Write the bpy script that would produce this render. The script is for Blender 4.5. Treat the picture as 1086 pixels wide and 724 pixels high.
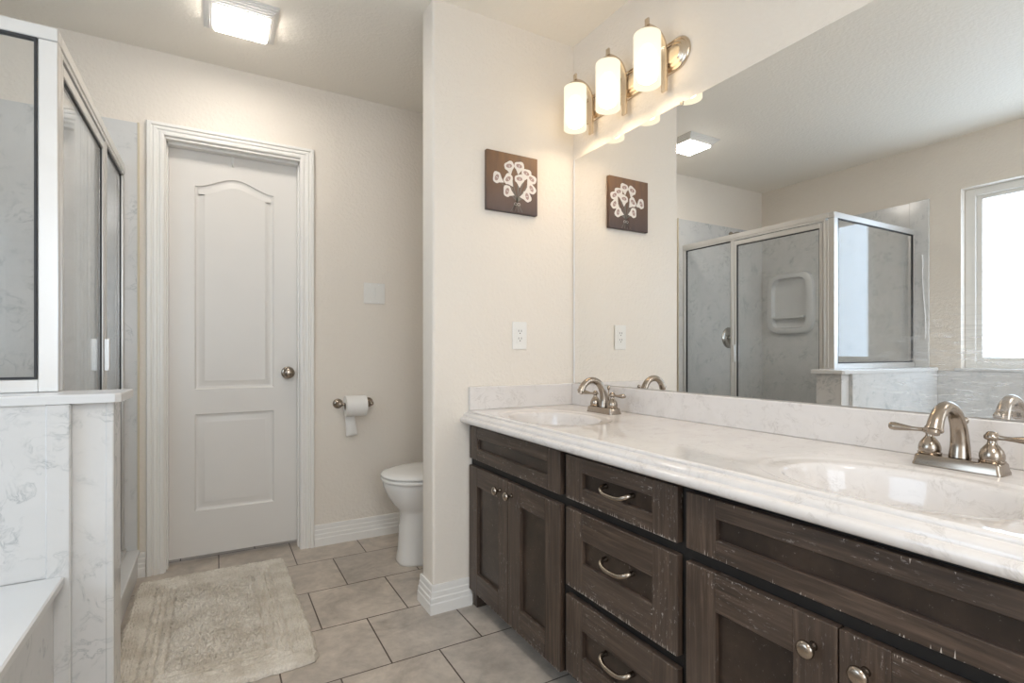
import bpy, bmesh, math, random
from mathutils import Vector, Matrix
import numpy as np

for _o in list(bpy.data.objects):
    bpy.data.objects.remove(_o)
scene = bpy.context.scene
COL = scene.collection
PI = math.pi
random.seed(7)

# ------------------------------------------------------------------ camera
cam_d = bpy.data.cameras.new('camera')
cam = bpy.data.objects.new('camera', cam_d)
COL.objects.link(cam)
cam.location = (0, 0, 1.0366)
cam.rotation_euler = (PI / 2, 0, -0.5162)
cam_d.sensor_width = 36
cam_d.lens = 554.02 / 1086 * 36
cam_d.shift_y = 10.84 / 1086
cam_d.clip_start = 0.02
scene.camera = cam

# ------------------------------------------------------------------ light
world = bpy.data.worlds.new('world')
scene.world = world
world.use_nodes = True
world.node_tree.nodes['Background'].inputs[0].default_value = (0.75, 0.85, 1.0, 1)
world.node_tree.nodes['Background'].inputs[1].default_value = 1.0

WINDOW_E = 4.8
WINDOW_C = (0.66, 0.82, 1.0)
CEIL_E = 40.0
CEIL_C = (1.0, 0.93, 0.84)
BULB_E = 54.0
BULB_C = (1.0, 0.76, 0.51)
SHADE_E = 1.18

REAR_FILL_E = 5.0            # fill glow of a window added to the rear wall, unseen behind the camera
REAR_FILL_C = (0.80, 0.90, 1.0)
FILL_LAMP_E = 56.0           # flush ceiling lamp added for fill, unseen behind the camera
FILL_LAMP_C = (1.0, 0.96, 0.92)

vs = scene.view_settings
scene.display_settings.display_device = 'sRGB'
vs.view_transform = 'Standard'
vs.look = 'None'
vs.exposure = 0.13
vs.gamma = 1.0
vs.use_curve_mapping = False
scene.cycles.max_bounces = 12
scene.cycles.diffuse_bounces = 6
scene.cycles.glossy_bounces = 6
scene.cycles.transparent_max_bounces = 16
scene.cycles.sample_clamp_indirect = 6
scene.cycles.use_denoising = True

# ------------------------------------------------------------------ materials
class NT:
    def __init__(s, name):
        s.m = bpy.data.materials.new(name); s.m.use_nodes = True
        s.t = s.m.node_tree; s.n = s.t.nodes; s.l = s.t.links
        s.p = s.n['Principled BSDF']; s.out = s.n['Material Output']
    def node(s, typ, **kw):
        nd = s.n.new(typ)
        for k, v in kw.items():
            if k.startswith('i_'):
                nd.inputs[k[2:].replace('_', ' ')].default_value = v
            else:
                setattr(nd, k, v)
        return nd
    def link(s, a, b): s.l.new(a, b)
    def coords(s, scale=(1, 1, 1), loc=(0, 0, 0), obj=False):
        if obj:
            src = s.node('ShaderNodeTexCoord').outputs['Object']
        else:
            src = s.node('ShaderNodeNewGeometry').outputs['Position']
        mp = s.node('ShaderNodeMapping'); s.link(src, mp.inputs[0])
        mp.inputs['Scale'].default_value = scale; mp.inputs['Location'].default_value = loc
        return mp.outputs[0]
    def noise(s, vec, scale, detail=3, rough=0.5, dist=0.0):
        nd = s.node('ShaderNodeTexNoise'); s.link(vec, nd.inputs['Vector'])
        nd.inputs['Scale'].default_value = scale; nd.inputs['Detail'].default_value = detail
        nd.inputs['Roughness'].default_value = rough; nd.inputs['Distortion'].default_value = dist
        return nd.outputs['Fac']
    def ramp(s, fac, stops, interp='LINEAR'):
        nd = s.node('ShaderNodeValToRGB'); s.link(fac, nd.inputs[0])
        cr = nd.color_ramp; cr.interpolation = interp
        while len(cr.elements) < len(stops): cr.elements.new(0.5)
        for e, (p, c) in zip(cr.elements, stops):
            e.position = p
            e.color = (c, c, c, 1) if isinstance(c, (int, float)) else tuple(c) + (1,)
        return nd.outputs[0]
    def mix(s, fac, a, b, mode='MIX'):
        nd = s.node('ShaderNodeMix', data_type='RGBA', blend_type=mode)
        for sock, v in ((nd.inputs[0], fac), (nd.inputs[6], a), (nd.inputs[7], b)):
            if isinstance(v, (int, float)): sock.default_value = v
            elif isinstance(v, tuple): sock.default_value = v + (1,) if len(v) == 3 else v
            else: s.link(v, sock)
        return nd.outputs[2]
    def math(s, op, a, b=0.0, clamp=False):
        nd = s.node('ShaderNodeMath', operation=op, use_clamp=clamp)
        for sock, v in ((nd.inputs[0], a), (nd.inputs[1], b)):
            if isinstance(v, (int, float)): sock.default_value = v
            else: s.link(v, sock)
        return nd.outputs[0]
    def bump(s, h, strength=0.3, dist=0.01, normal=None):
        nd = s.node('ShaderNodeBump'); s.link(h, nd.inputs['Height'])
        nd.inputs['Strength'].default_value = strength; nd.inputs['Distance'].default_value = dist
        if normal is not None: s.link(normal, nd.inputs['Normal'])
        s.link(nd.outputs[0], s.p.inputs['Normal'])
        return nd.outputs[0]
    def col(s, v):
        if isinstance(v, tuple): s.p.inputs['Base Color'].default_value = v + (1,)
        else: s.link(v, s.p.inputs['Base Color'])
    def set(s, **kw):
        for k, v in kw.items():
            k = k.replace('_', ' ')
            if isinstance(v, (int, float, tuple)): s.p.inputs[k].default_value = v
            else: s.link(v, s.p.inputs[k])

M = {}
def plaster(name, colr, bs=60, strength=0.35, dist=0.004):
    t = NT(name)
    v = t.coords()
    n1 = t.noise(v, bs, 3, 0.55)
    n2 = t.noise(v, bs * 2.6, 2, 0.5)
    r = t.ramp(n1, [(0.42, 0.0), (0.62, 1.0)])
    h = t.math('ADD', r, t.math('MULTIPLY', n2, 0.5))
    t.bump(h, strength, dist)
    c = t.mix(t.noise(v, 1.3, 2), tuple(x * 0.97 for x in colr), colr)
    t.col(c); t.set(Roughness=0.55)
    M[name] = t.m
plaster('wall_paint', (0.765, 0.706, 0.63), 62, 0.32, 0.0028)
plaster('ceiling_paint', (0.88, 0.835, 0.755), 62, 0.28, 0.0025)

def simple(name, colr, rough=0.4, metal=0.0, **kw):
    t = NT(name); v = t.coords(obj=False)
    n = t.noise(v, 5, 2)
    t.col(t.mix(n, tuple(x * 0.95 for x in colr), colr))
    t.set(Roughness=rough, Metallic=metal, **kw)
    M[name] = t.m
    return t
t = simple('white_trim', (0.82, 0.80, 0.765), 0.32)
t = simple('door_paint', (0.735, 0.707, 0.672), 0.35)
t.bump(t.noise(t.coords((60, 60, 3)), 6, 3), 0.06, 0.002)
simple('white_plastic', (0.78, 0.765, 0.73), 0.3)
simple('dark_slot', (0.05, 0.045, 0.04), 0.6)
simple('ceramic', (0.80, 0.79, 0.77), 0.08)
simple('acrylic', (0.66, 0.66, 0.655), 0.22)
simple('black_gasket', (0.02, 0.02, 0.022), 0.5)
simple('paper', (0.82, 0.80, 0.77), 0.9)
simple('cardboard', (0.25, 0.2, 0.16), 0.9)
simple('caulk', (0.85, 0.85, 0.85), 0.5)
simple('beige_trim', (0.62, 0.55, 0.42), 0.5)
def brushed(name, colr, rough, scale=(1, 1, 90), metal=1.0):
    t = NT(name); v = t.coords()
    n = t.noise(v, 9, 2)
    t.col(t.mix(n, tuple(x * 0.97 for x in colr), colr))
    t.set(Metallic=metal, Roughness=t.ramp(n, [(0.3, rough - 0.02), (0.7, rough + 0.02)]))
    M[name] = t.m
brushed('nickel', (0.38, 0.325, 0.27), 0.24, (20, 20, 120))
brushed('lamp_nickel', (0.66, 0.56, 0.44), 0.25, (40, 40, 5))
brushed('frame_metal', (0.72, 0.71, 0.695), 0.33, (60, 60, 2), 0.7)
brushed('chrome', (0.8, 0.8, 0.8), 0.10)
brushed('dark_chrome', (0.45, 0.42, 0.38), 0.2)

def marble(name, base, vein, scale=3.0, amount=0.6, rough=0.12, off=(0, 0, 0)):
    t = NT(name)
    v = t.coords((1, 1, 1), off)
    warp = t.noise(v, scale * 0.9, 4, 0.6)
    mp = t.node('ShaderNodeVectorMath', operation='MULTIPLY_ADD')
    nz = t.node('ShaderNodeTexNoise'); t.link(v, nz.inputs['Vector'])
    nz.inputs['Scale'].default_value = scale; nz.inputs['Detail'].default_value = 4
    t.link(nz.outputs['Color'], mp.inputs[0]); mp.inputs[1].default_value = (0.35, 0.35, 0.35); t.link(v, mp.inputs[2])
    n = t.noise(mp.outputs[0], scale * 1.9, 5, 0.6, 1.1)
    d = t.math('ABSOLUTE', t.math('SUBTRACT', n, 0.5))
    line = t.ramp(d, [(0.0, 1.0), (0.012, 0.45), (0.045, 0.0)])
    mask = t.ramp(t.noise(v, scale * 2.3, 4, 0.6), [(0.45, 0.0), (0.62, 1.0)])
    fac = t.math('MULTIPLY', t.math('MULTIPLY', line, mask), amount)
    cloud = t.ramp(t.noise(mp.outputs[0], scale * 1.2, 5, 0.6), [(0.35, 0.0), (0.75, 0.35)])
    c = t.mix(cloud, base, tuple(a * 0.6 + b * 0.4 for a, b in zip(base, vein)))
    c = t.mix(fac, c, vein)
    t.col(c); t.set(Roughness=rough)
    M[name] = t.m
marble('surround_marble', (0.645, 0.64, 0.63), (0.26, 0.29, 0.30), 4.2, 0.6, 0.16)
marble('counter_marble', (0.715, 0.68, 0.655), (0.44, 0.40, 0.37), 7.0, 0.5, 0.07, (3, 1, 2))

t = NT('floor_tile')
v = t.coords((1, 1, 1), (-0.18, -0.019, 0))
br = t.node('ShaderNodeTexBrick', offset=0.5, offset_frequency=2, squash=1.0, squash_frequency=2)
t.link(v, br.inputs['Vector'])
for k, val in (('Color1', (0.50, 0.435, 0.37, 1)), ('Color2', (0.425, 0.375, 0.325, 1)), ('Mortar', (0.07, 0.05, 0.038, 1))):
    br.inputs[k].default_value = val
br.inputs['Scale'].default_value = 1.0; br.inputs['Mortar Size'].default_value = 0.0026
br.inputs['Mortar Smooth'].default_value = 0.1; br.inputs['Bias'].default_value = 0.0
br.inputs['Brick Width'].default_value = 0.332; br.inputs['Row Height'].default_value = 0.338
w = t.coords()
n1 = t.noise(w, 6, 6, 0.65, 0.6); n2 = t.noise(w, 26, 4, 0.6)
mot = t.ramp(n1, [(0.3, 0.72), (0.5, 1.0), (0.7, 1.25)])
mot2 = t.ramp(n2, [(0.3, 0.90), (0.7, 1.09)])
tile = t.mix(1.0, t.mix(1.0, br.outputs['Color'], mot, 'MULTIPLY'), mot2, 'MULTIPLY')
t.col(t.mix(br.outputs['Fac'], tile, (0.075, 0.052, 0.038)))
h = t.math('ADD', t.math('MULTIPLY', t.math('SUBTRACT', 1.0, br.outputs['Fac']), 1.0), t.math('MULTIPLY', n2, 0.12))
t.bump(h, 0.5, 0.003)
t.set(Roughness=t.ramp(n1, [(0.3, 0.30), (0.7, 0.45)]))
M['floor_tile'] = t.m

def wood(name, vertical):
    t = NT(name)
    sc = (30, 30, 1.6) if vertical else (30, 1.6, 30)
    v = t.coords(sc); w = t.coords()
    g = t.noise(v, 3.2, 6, 0.65, 0.4)
    patch = t.noise(w, 5, 3)
    c = t.ramp(g, [(0.25, (0.018, 0.012, 0.009)), (0.5, (0.050, 0.032, 0.022)), (0.75, (0.125, 0.085, 0.060))])
    c = t.mix(t.ramp(patch, [(0.35, 0.0), (0.7, 0.5)]), c, (0.095, 0.068, 0.053))
    # chipped paint: fine pale flecks gathered in patches
    ch = t.noise(t.coords((90, 90, 26) if vertical else (90, 26, 90)), 2.2, 4, 0.7)
    chm = t.ramp(t.noise(w, 8.5, 3, 0.6), [(0.48, 0.0), (0.66, 1.0)])
    chips = t.math('MULTIPLY', t.ramp(ch, [(0.60, 0.0), (0.66, 1.0)]), chm)
    c = t.mix(t.math('MULTIPLY', chips, 0.75), c, (0.46, 0.43, 0.40))
    t.col(c)
    t.bump(g, 0.25, 0.002)
    t.set(Roughness=0.46)
    M[name] = t.m
wood('wood_upright', True)
wood('wood_level', False)
simple('chipped_edge', (0.50, 0.45, 0.40), 0.6)
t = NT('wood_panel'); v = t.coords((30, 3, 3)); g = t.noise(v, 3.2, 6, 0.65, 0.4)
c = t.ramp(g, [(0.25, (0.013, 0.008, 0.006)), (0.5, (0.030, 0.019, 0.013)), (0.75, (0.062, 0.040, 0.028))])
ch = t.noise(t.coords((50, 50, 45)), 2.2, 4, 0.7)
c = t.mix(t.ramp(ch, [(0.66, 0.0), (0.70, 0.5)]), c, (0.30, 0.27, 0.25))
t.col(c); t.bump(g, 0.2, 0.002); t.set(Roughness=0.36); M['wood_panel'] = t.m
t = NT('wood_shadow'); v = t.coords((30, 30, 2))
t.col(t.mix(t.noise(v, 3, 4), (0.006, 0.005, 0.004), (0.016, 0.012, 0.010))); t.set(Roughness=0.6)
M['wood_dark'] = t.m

t = NT('rug_cotton'); w = t.coords()
n = t.noise(w, 160, 4, 0.7); n2 = t.noise(w, 8, 5, 0.68)
c = t.mix(t.ramp(n2, [(0.42, 0.0), (0.60, 1.0)]), (0.84, 0.79, 0.71), (0.67, 0.61, 0.525))
c = t.mix(t.ramp(n, [(0.3, 0.35), (0.7, 0.0)]), c, (0.30, 0.26, 0.21))
t.col(c); t.bump(n, 0.9, 0.004); t.set(Roughness=0.95)
M['rug_cotton'] = t.m

t = NT('mirror_glass')
w = t.coords()
t.set(Metallic=1.0, Roughness=0.0); t.col((0.90, 0.905, 0.90))
sm = t.noise(t.coords((30, 14, 110)), 1.1, 4, 0.65, 0.5)
# dried wipe marks near the second basin
sep = t.node('ShaderNodeSeparateXYZ'); t.link(w, sep.inputs[0])
def band(sock, a, b, c_, d):
    m1 = t.node('ShaderNodeMapRange', interpolation_type='SMOOTHSTEP'); t.link(sock, m1.inputs[0])
    m1.inputs[1].default_value = a; m1.inputs[2].default_value = b
    m2 = t.node('ShaderNodeMapRange', interpolation_type='SMOOTHSTEP'); t.link(sock, m2.inputs[0])
    m2.inputs[1].default_value = d; m2.inputs[2].default_value = c_
    return t.math('MULTIPLY', m1.outputs[0], m2.outputs[0])
msk = t.math('MULTIPLY', band(sep.outputs[1], 0.10, 0.30, 0.50, 0.78), band(sep.outputs[2], 0.80, 0.90, 1.0, 1.22))
dirt = t.math('MULTIPLY', t.ramp(sm, [(0.45, 0.06), (0.60, 0.28), (0.72, 0.6)]), msk)
dif = t.node('ShaderNodeBsdfDiffuse'); dif.inputs[0].default_value = (0.75, 0.76, 0.77, 1)
mx = t.node('ShaderNodeMixShader'); t.link(dirt, mx.inputs[0]); t.link(t.p.outputs[0], mx.inputs[1]); t.link(dif.outputs[0], mx.inputs[2])
t.link(mx.outputs[0], t.out.inputs[0])
M['mirror_glass'] = t.m

def glass(name, tint, ior=1.5, haze=0.0):
    t = NT(name)
    tr = t.node('ShaderNodeBsdfTransparent'); tr.inputs[0].default_value = tint + (1,)
    gl = t.node('ShaderNodeBsdfGlossy'); gl.inputs['Roughness'].default_value = 0.0
    fr = t.node('ShaderNodeFresnel')
    bk = t.node('ShaderNodeNewGeometry').outputs['Backfacing']      # thin sheet: both faces act as air-to-glass
    t.link(t.math('ADD', ior, t.math('MULTIPLY', bk, 1.0 / ior - ior)), fr.inputs[0])
    mx = t.node('ShaderNodeMixShader'); t.link(fr.outputs[0], mx.inputs[0]); t.link(tr.outputs[0], mx.inputs[1]); t.link(gl.outputs[0], mx.inputs[2])
    last = mx.outputs[0]
    if haze:
        df = t.node('ShaderNodeBsdfDiffuse'); df.inputs[0].default_value = (0.8, 0.82, 0.82, 1)
        m2 = t.node('ShaderNodeMixShader')
        hz = t.ramp(t.noise(t.coords((6, 6, 1.5)), 3, 4), [(0.35, haze * 0.4), (0.7, haze)])
        t.link(hz, m2.inputs[0]); t.link(last, m2.inputs[1]); t.link(df.outputs[0], m2.inputs[2]); last = m2.outputs[0]
    t.link(last, t.out.inputs[0])
    M[name] = t.m
glass('shower_glass', (0.985, 0.99, 0.988), 1.45, 0.03)

def emit(name, colr, e):
    t = NT(name); em = t.node('ShaderNodeEmission')
    em.inputs[0].default_value = colr + (1,); em.inputs[1].default_value = e
    t.link(em.outputs[0], t.out.inputs[0]); M[name] = t.m
emit('window_daylight', WINDOW_C, WINDOW_E)
emit('lit_diffuser', CEIL_C, CEIL_E)
emit('rear_fill', REAR_FILL_C, REAR_FILL_E)
emit('lit_fill_lamp', FILL_LAMP_C, FILL_LAMP_E)
emit('lit_bulb', BULB_C, BULB_E)
t = NT('frosted_shade')      # lit opal glass: glows and lets part of the bulb's light through
em = t.node('ShaderNodeEmission'); em.inputs[0].default_value = (1.0, 0.88, 0.66, 1); em.inputs[1].default_value = SHADE_E
tr = t.node('ShaderNodeBsdfTransparent'); tr.inputs[0].default_value = (1, 0.95, 0.85, 1)
tl = t.node('ShaderNodeBsdfTranslucent'); tl.inputs[0].default_value = (0.9, 0.85, 0.75, 1)
m1 = t.node('ShaderNodeMixShader'); m1.inputs[0].default_value = 0.12; t.link(tl.outputs[0], m1.inputs[1]); t.link(tr.outputs[0], m1.inputs[2])
m1.inputs[0].default_value = 0.85
ad = t.node('ShaderNodeMixShader'); ad.inputs[0].default_value = 0.80
t.link(m1.outputs[0], ad.inputs[1]); t.link(em.outputs[0], ad.inputs[2]); t.link(ad.outputs[0], t.out.inputs[0])
M['frosted_shade'] = t.m

t = NT('canvas_paint')
w = t.coords((1, 1, 1)); n = t.noise(t.coords((14, 14, 3)), 2.5, 5, 0.65)
sep = t.node('ShaderNodeSeparateXYZ'); t.link(w, sep.inputs[0])
g = t.node('ShaderNodeMapRange'); t.link(sep.outputs[2], g.inputs[0]); g.inputs[1].default_value = 1.63; g.inputs[2].default_value = 1.88
c1 = t.mix(g.outputs[0], (0.05, 0.030, 0.028), (0.22, 0.115, 0.055))
t.col(t.mix(t.ramp(n, [(0.35, 0.0), (0.75, 0.7)]), c1, (0.09, 0.055, 0.045))); t.set(Roughness=0.4)
M['canvas_paint'] = t.m
simple('lily_white', (0.74, 0.70, 0.66), 0.6)
simple('lily_heart', (0.36, 0.25, 0.23), 0.6)
simple('lily_stem', (0.16, 0.16, 0.14), 0.6)

# ------------------------------------------------------------------ mesh helpers
def obj(name, bm, mats, parent=None, smooth=False, auto=None, wn=False):
    me = bpy.data.meshes.new(name)
    bmesh.ops.recalc_face_normals(bm, faces=bm.faces)
    bm.to_mesh(me); bm.free()
    if not isinstance(mats, (list, tuple)): mats = [mats]
    for m in mats: me.materials.append(M[m])
    o = bpy.data.objects.new(name, me); COL.objects.link(o)
    if smooth or auto:
        me.shade_smooth()
        if auto:
            me.set_sharp_from_angle(angle=math.radians(auto))
    if parent is not None:
        o.parent = parent
        o.matrix_parent_inverse = Matrix.Identity(4)
        o.location = -Vector(parent['_w']) if '_w' in parent else (0, 0, 0)
    return o

def empty(name, loc, label, cat, group=None):
    o = bpy.data.objects.new(name, None); COL.objects.link(o)
    o.empty_display_size = 0.05
    o.location = loc; o['_w'] = tuple(loc)
    o['label'] = label; o['category'] = cat
    if group: o['group'] = group
    return o

def tag(o, label, cat, group=None):
    o['label'] = label; o['category'] = cat
    if group: o['group'] = group
    return o

def struct(o):
    o['kind'] = 'structure'; return o

def box(bm, x0, x1, y0, y1, z0, z1, bev=0.0, seg=1, mi=0):
    x0, x1 = sorted((x0, x1)); y0, y1 = sorted((y0, y1)); z0, z1 = sorted((z0, z1))
    vs_ = [bm.verts.new(p) for p in ((x0,y0,z0),(x1,y0,z0),(x1,y1,z0),(x0,y1,z0),(x0,y0,z1),(x1,y0,z1),(x1,y1,z1),(x0,y1,z1))]
    fs = [bm.faces.new([vs_[i] for i in q]) for q in ((0,3,2,1),(4,5,6,7),(0,1,5,4),(1,2,6,5),(2,3,7,6),(3,0,4,7))]
    for f in fs: f.material_index = mi
    if bev > 0:
        es = list({e for f in fs for e in f.edges})
        r = bmesh.ops.bevel(bm, geom=es, offset=bev, segments=seg, profile=0.5, affect='EDGES')
        for f in r['faces']: f.material_index = mi
    return vs_

def newbox(*a, **k):
    bm = bmesh.new(); box(bm, *a, **k); return bm

def quad(bm, pts, mi=0):
    f = bm.faces.new([bm.verts.new(p) for p in pts]); f.material_index = mi; return f

def lathe(bm, prof, origin, axis='z', seg=32, mi=0, cap=True):
    """prof: list of (radius, height)."""
    ox, oy, oz = origin
    rings = []
    for r, h in prof:
        ring = []
        if r < 1e-6:
            p = (0, 0, h)
            ring = [p]
        else:
            ring = [(r * math.cos(2 * PI * i / seg), r * math.sin(2 * PI * i / seg), h) for i in range(seg)]
        out = []
        for (a, b, c) in ring:
            if axis == 'z': q = (ox + a, oy + b, oz + c)
            elif axis == 'x': q = (ox + c, oy + a, oz + b)
            else: q = (ox + a, oy + c, oz + b)
            out.append(bm.verts.new(q))
        rings.append(out)
    for A, B in zip(rings, rings[1:]):
        if len(A) == 1 and len(B) == 1: continue
        for i in range(seg):
            j = (i + 1) % seg
            if len(A) == 1: f = bm.faces.new((A[0], B[j], B[i]))
            elif len(B) == 1: f = bm.faces.new((A[i], A[j], B[0]))
            else: f = bm.faces.new((A[i], A[j], B[j], B[i]))
            f.material_index = mi
    if cap:
        for R in (rings[0], rings[-1]):
            if len(R) > 2:
                f = bm.faces.new(R); f.material_index = mi

def tube(bm, pts, radii, seg=16, flat=None, mi=0):
    """swept tube; flat=(a,b) scales the section along (side, up)."""
    pts = [Vector(p) for p in pts]
    n = len(pts)
    if not isinstance(radii, (list, tuple)): radii = [radii] * n
    rings = []; prev = None
    for i, p in enumerate(pts):
        t_ = (pts[min(i + 1, n - 1)] - pts[max(i - 1, 0)]).normalized()
        if prev is None:
            up = Vector((0, 0, 1)) if abs(t_.z) < 0.9 else Vector((0, 1, 0))
            s_ = t_.cross(up).normalized()
        else:
            s_ = (prev - t_ * prev.dot(t_)).normalized()
        prev = s_
        u_ = s_.cross(t_).normalized()
        fa, fb = flat if flat else (1, 1)
        rings.append([bm.verts.new(p + s_ * (radii[i] * fa * math.cos(2 * PI * k / seg)) + u_ * (radii[i] * fb * math.sin(2 * PI * k / seg))) for k in range(seg)])
    for A, B in zip(rings, rings[1:]):
        for i in range(seg):
            j = (i + 1) % seg
            f = bm.faces.new((A[i], A[j], B[j], B[i])); f.material_index = mi
    for R in (rings[0], rings[-1]):
        f = bm.faces.new(R); f.material_index = mi

def smooth_path(pts, k=6):
    pts = [Vector(p) for p in pts]; out = []
    P = [pts[0] * 2 - pts[1]] + pts + [pts[-1] * 2 - pts[-2]]
    for i in range(1, len(P) - 2):
        a, b, c, d = P[i - 1:i + 3]
        for j in range(k):
            u = j / k
            out.append(0.5 * ((2 * b) + (c - a) * u + (2 * a - 5 * b + 4 * c - d) * u * u + (-a + 3 * b - 3 * c + d) * u ** 3))
    out.append(pts[-1]); return out

def lerp_list(vals, k):
    out = []
    for a, b in zip(vals, vals[1:]):
        out += [a + (b - a) * j / k for j in range(k)]
    return out + [vals[-1]]

def strip(bm, path, prof, closed=False, mi=0):
    """path: list of (x,y) corners; prof: list of (out, z); out = distance to the LEFT of travel. Mitred corners."""
    n = len(path); rows = []
    for i in range(n):
        p = Vector(path[i])
        dirs = []
        if i > 0: dirs.append((Vector(path[i]) - Vector(path[i - 1])).normalized())
        if i < n - 1: dirs.append((Vector(path[i + 1]) - Vector(path[i])).normalized())
        ns = [Vector((-d.y, d.x)) for d in dirs]
        m = sum(ns, Vector((0, 0)))
        m = m.normalized()
        k = 1.0 / max(0.2, m.dot(ns[0]))
        rows.append([bm.verts.new((p.x + m.x * k * o_, p.y + m.y * k * o_, z)) for o_, z in prof])
    for A, B in zip(rows, rows[1:]):
        for j in range(len(prof) - 1):
            f = bm.faces.new((A[j], A[j + 1], B[j + 1], B[j])); f.material_index = mi
    for R in (rows[0], rows[-1]):
        try: bm.faces.new(R)
        except ValueError: pass

# ------------------------------------------------------------------ room shell
A_ = 1.4357           # right wall (mirror wall)
LW = -1.36            # left wall
D = 2.94              # back wall
P0, P1 = 1.9562, 2.079  # short partition in front of the toilet
XL = 0.7493
C = 2.44
RY = -1.7
T = 0.12

b = newbox(LW - T, A_ + T, RY - T, D + 0.6, -0.1, 0.0)
struct(obj('floor', b, 'floor_tile'))
b = newbox(LW - T, A_ + T, RY - T, D + 0.6, C, C + 0.1)
struct(obj('ceiling', b, 'ceiling_paint'))
# back wall with the door opening
dx0, dx1, dz = -0.205, 0.388, 2.045
b = bmesh.new()
box(b, LW - T, dx0, D, D + T, 0, C)
box(b, dx1, A_ + T, D, D + T, 0, C)
box(b, dx0, dx1, D, D + T, dz, C)
struct(obj('wall_back', b, 'wall_paint'))
struct(obj('wall_right', newbox(A_, A_ + T, RY - T, D, 0, C), 'wall_paint'))
# left wall with the window opening
WY0, WY1, WZ0, WZ1 = 0.30, 1.515, 0.925, 2.095
b = bmesh.new()
box(b, LW - T, LW, RY - T, WY0, 0, C)
box(b, LW - T, LW, WY1, D, 0, C)
box(b, LW - T, LW, WY0, WY1, 0, WZ0)
box(b, LW - T, LW, WY0, WY1, WZ1, C)
struct(obj('wall_left', b, 'wall_paint'))
b = bmesh.new()
box(b, LW, -0.85, RY - T, RY, 0, C); box(b, 0.65, A_, RY - T, RY, 0, C)
box(b, -0.85, 0.65, RY - T, RY, 0, 0.75); box(b, -0.85, 0.65, RY - T, RY, 2.15, C)
struct(obj('wall_rear', b, 'wall_paint'))
w2 = struct(obj('fill_window', newbox(-0.81, 0.61, RY - 0.095, RY - 0.09, 0.79, 2.11), 'rear_fill'))  # added glowing pane, lights the room from its unseen end
b = bmesh.new()
for (x0, x1, z0, z1) in ((-0.85, -0.80, 0.75, 2.15), (0.60, 0.65, 0.75, 2.15), (-0.80, 0.60, 0.75, 0.80), (-0.80, 0.60, 2.10, 2.15), (-0.12, -0.08, 0.80, 2.10)):
    box(b, x0, x1, RY - 0.115, RY - 0.06, z0, z1, 0.003)
obj('window_frame', b, 'white_trim', w2)  # frame around the added fill pane
b = bmesh.new(); lathe(b, [(0.215, 0.0), (0.215, -0.02), (0.20, -0.03), (0.20, -0.005)], (0.1, -0.55, C - 0.0005), 'z', 40, cap=False)
lm = struct(obj('fill_ceiling_lamp', b, 'white_trim', smooth=True))  # body of an added lamp, put in for fill light
b = bmesh.new(); lathe(b, [(0.198, -0.02), (0.19, -0.04), (0.15, -0.055), (0.0, -0.062)], (0.1, -0.55, C - 0.0005), 'z', 40, cap=False)
obj('lens', b, 'lit_fill_lamp', lm, smooth=True)  # glowing lens of the added fill lamp
# partition, bull-nosed corners
b = bmesh.new()
vsx = box(b, XL, A_, P0, P1, 0, C)
es = [e for e in b.edges if abs(e.verts[0].co.x - XL) < 1e-4 and abs(e.verts[1].co.x - XL) < 1e-4 and abs(e.verts[0].co.z - e.verts[1].co.z) > 1]
bmesh.ops.bevel(b, geom=es, offset=0.012, segments=5, profile=0.5, affect='EDGES')
struct(obj('wall_partition', b, 'wall_paint', auto=40))

# baseboards
BASE = [(0, 0.112), (0.006, 0.112), (0.0075, 0.105), (0.0075, 0.088), (0.010, 0.084), (0.010, 0.066), (0.0135, 0.061), (0.0135, 0.045), (0.016, 0.040), (0.016, 0.0), (0, 0)]
b = bmesh.new(); strip(b, [(A_, D), (0.456, D)], BASE)
struct(obj('baseboard_back', b, 'white_trim'))
b = bmesh.new(); strip(b, [(-0.281, D), (-0.31, D)], BASE)
struct(obj('baseboard_shower', b, 'white_trim'))
b = bmesh.new(); strip(b, [(A_, P1), (XL, P1), (XL, P0), (0.915, P0)], [(-o, z) for o, z in BASE])
struct(obj('baseboard_partition', b, 'white_trim'))

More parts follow.
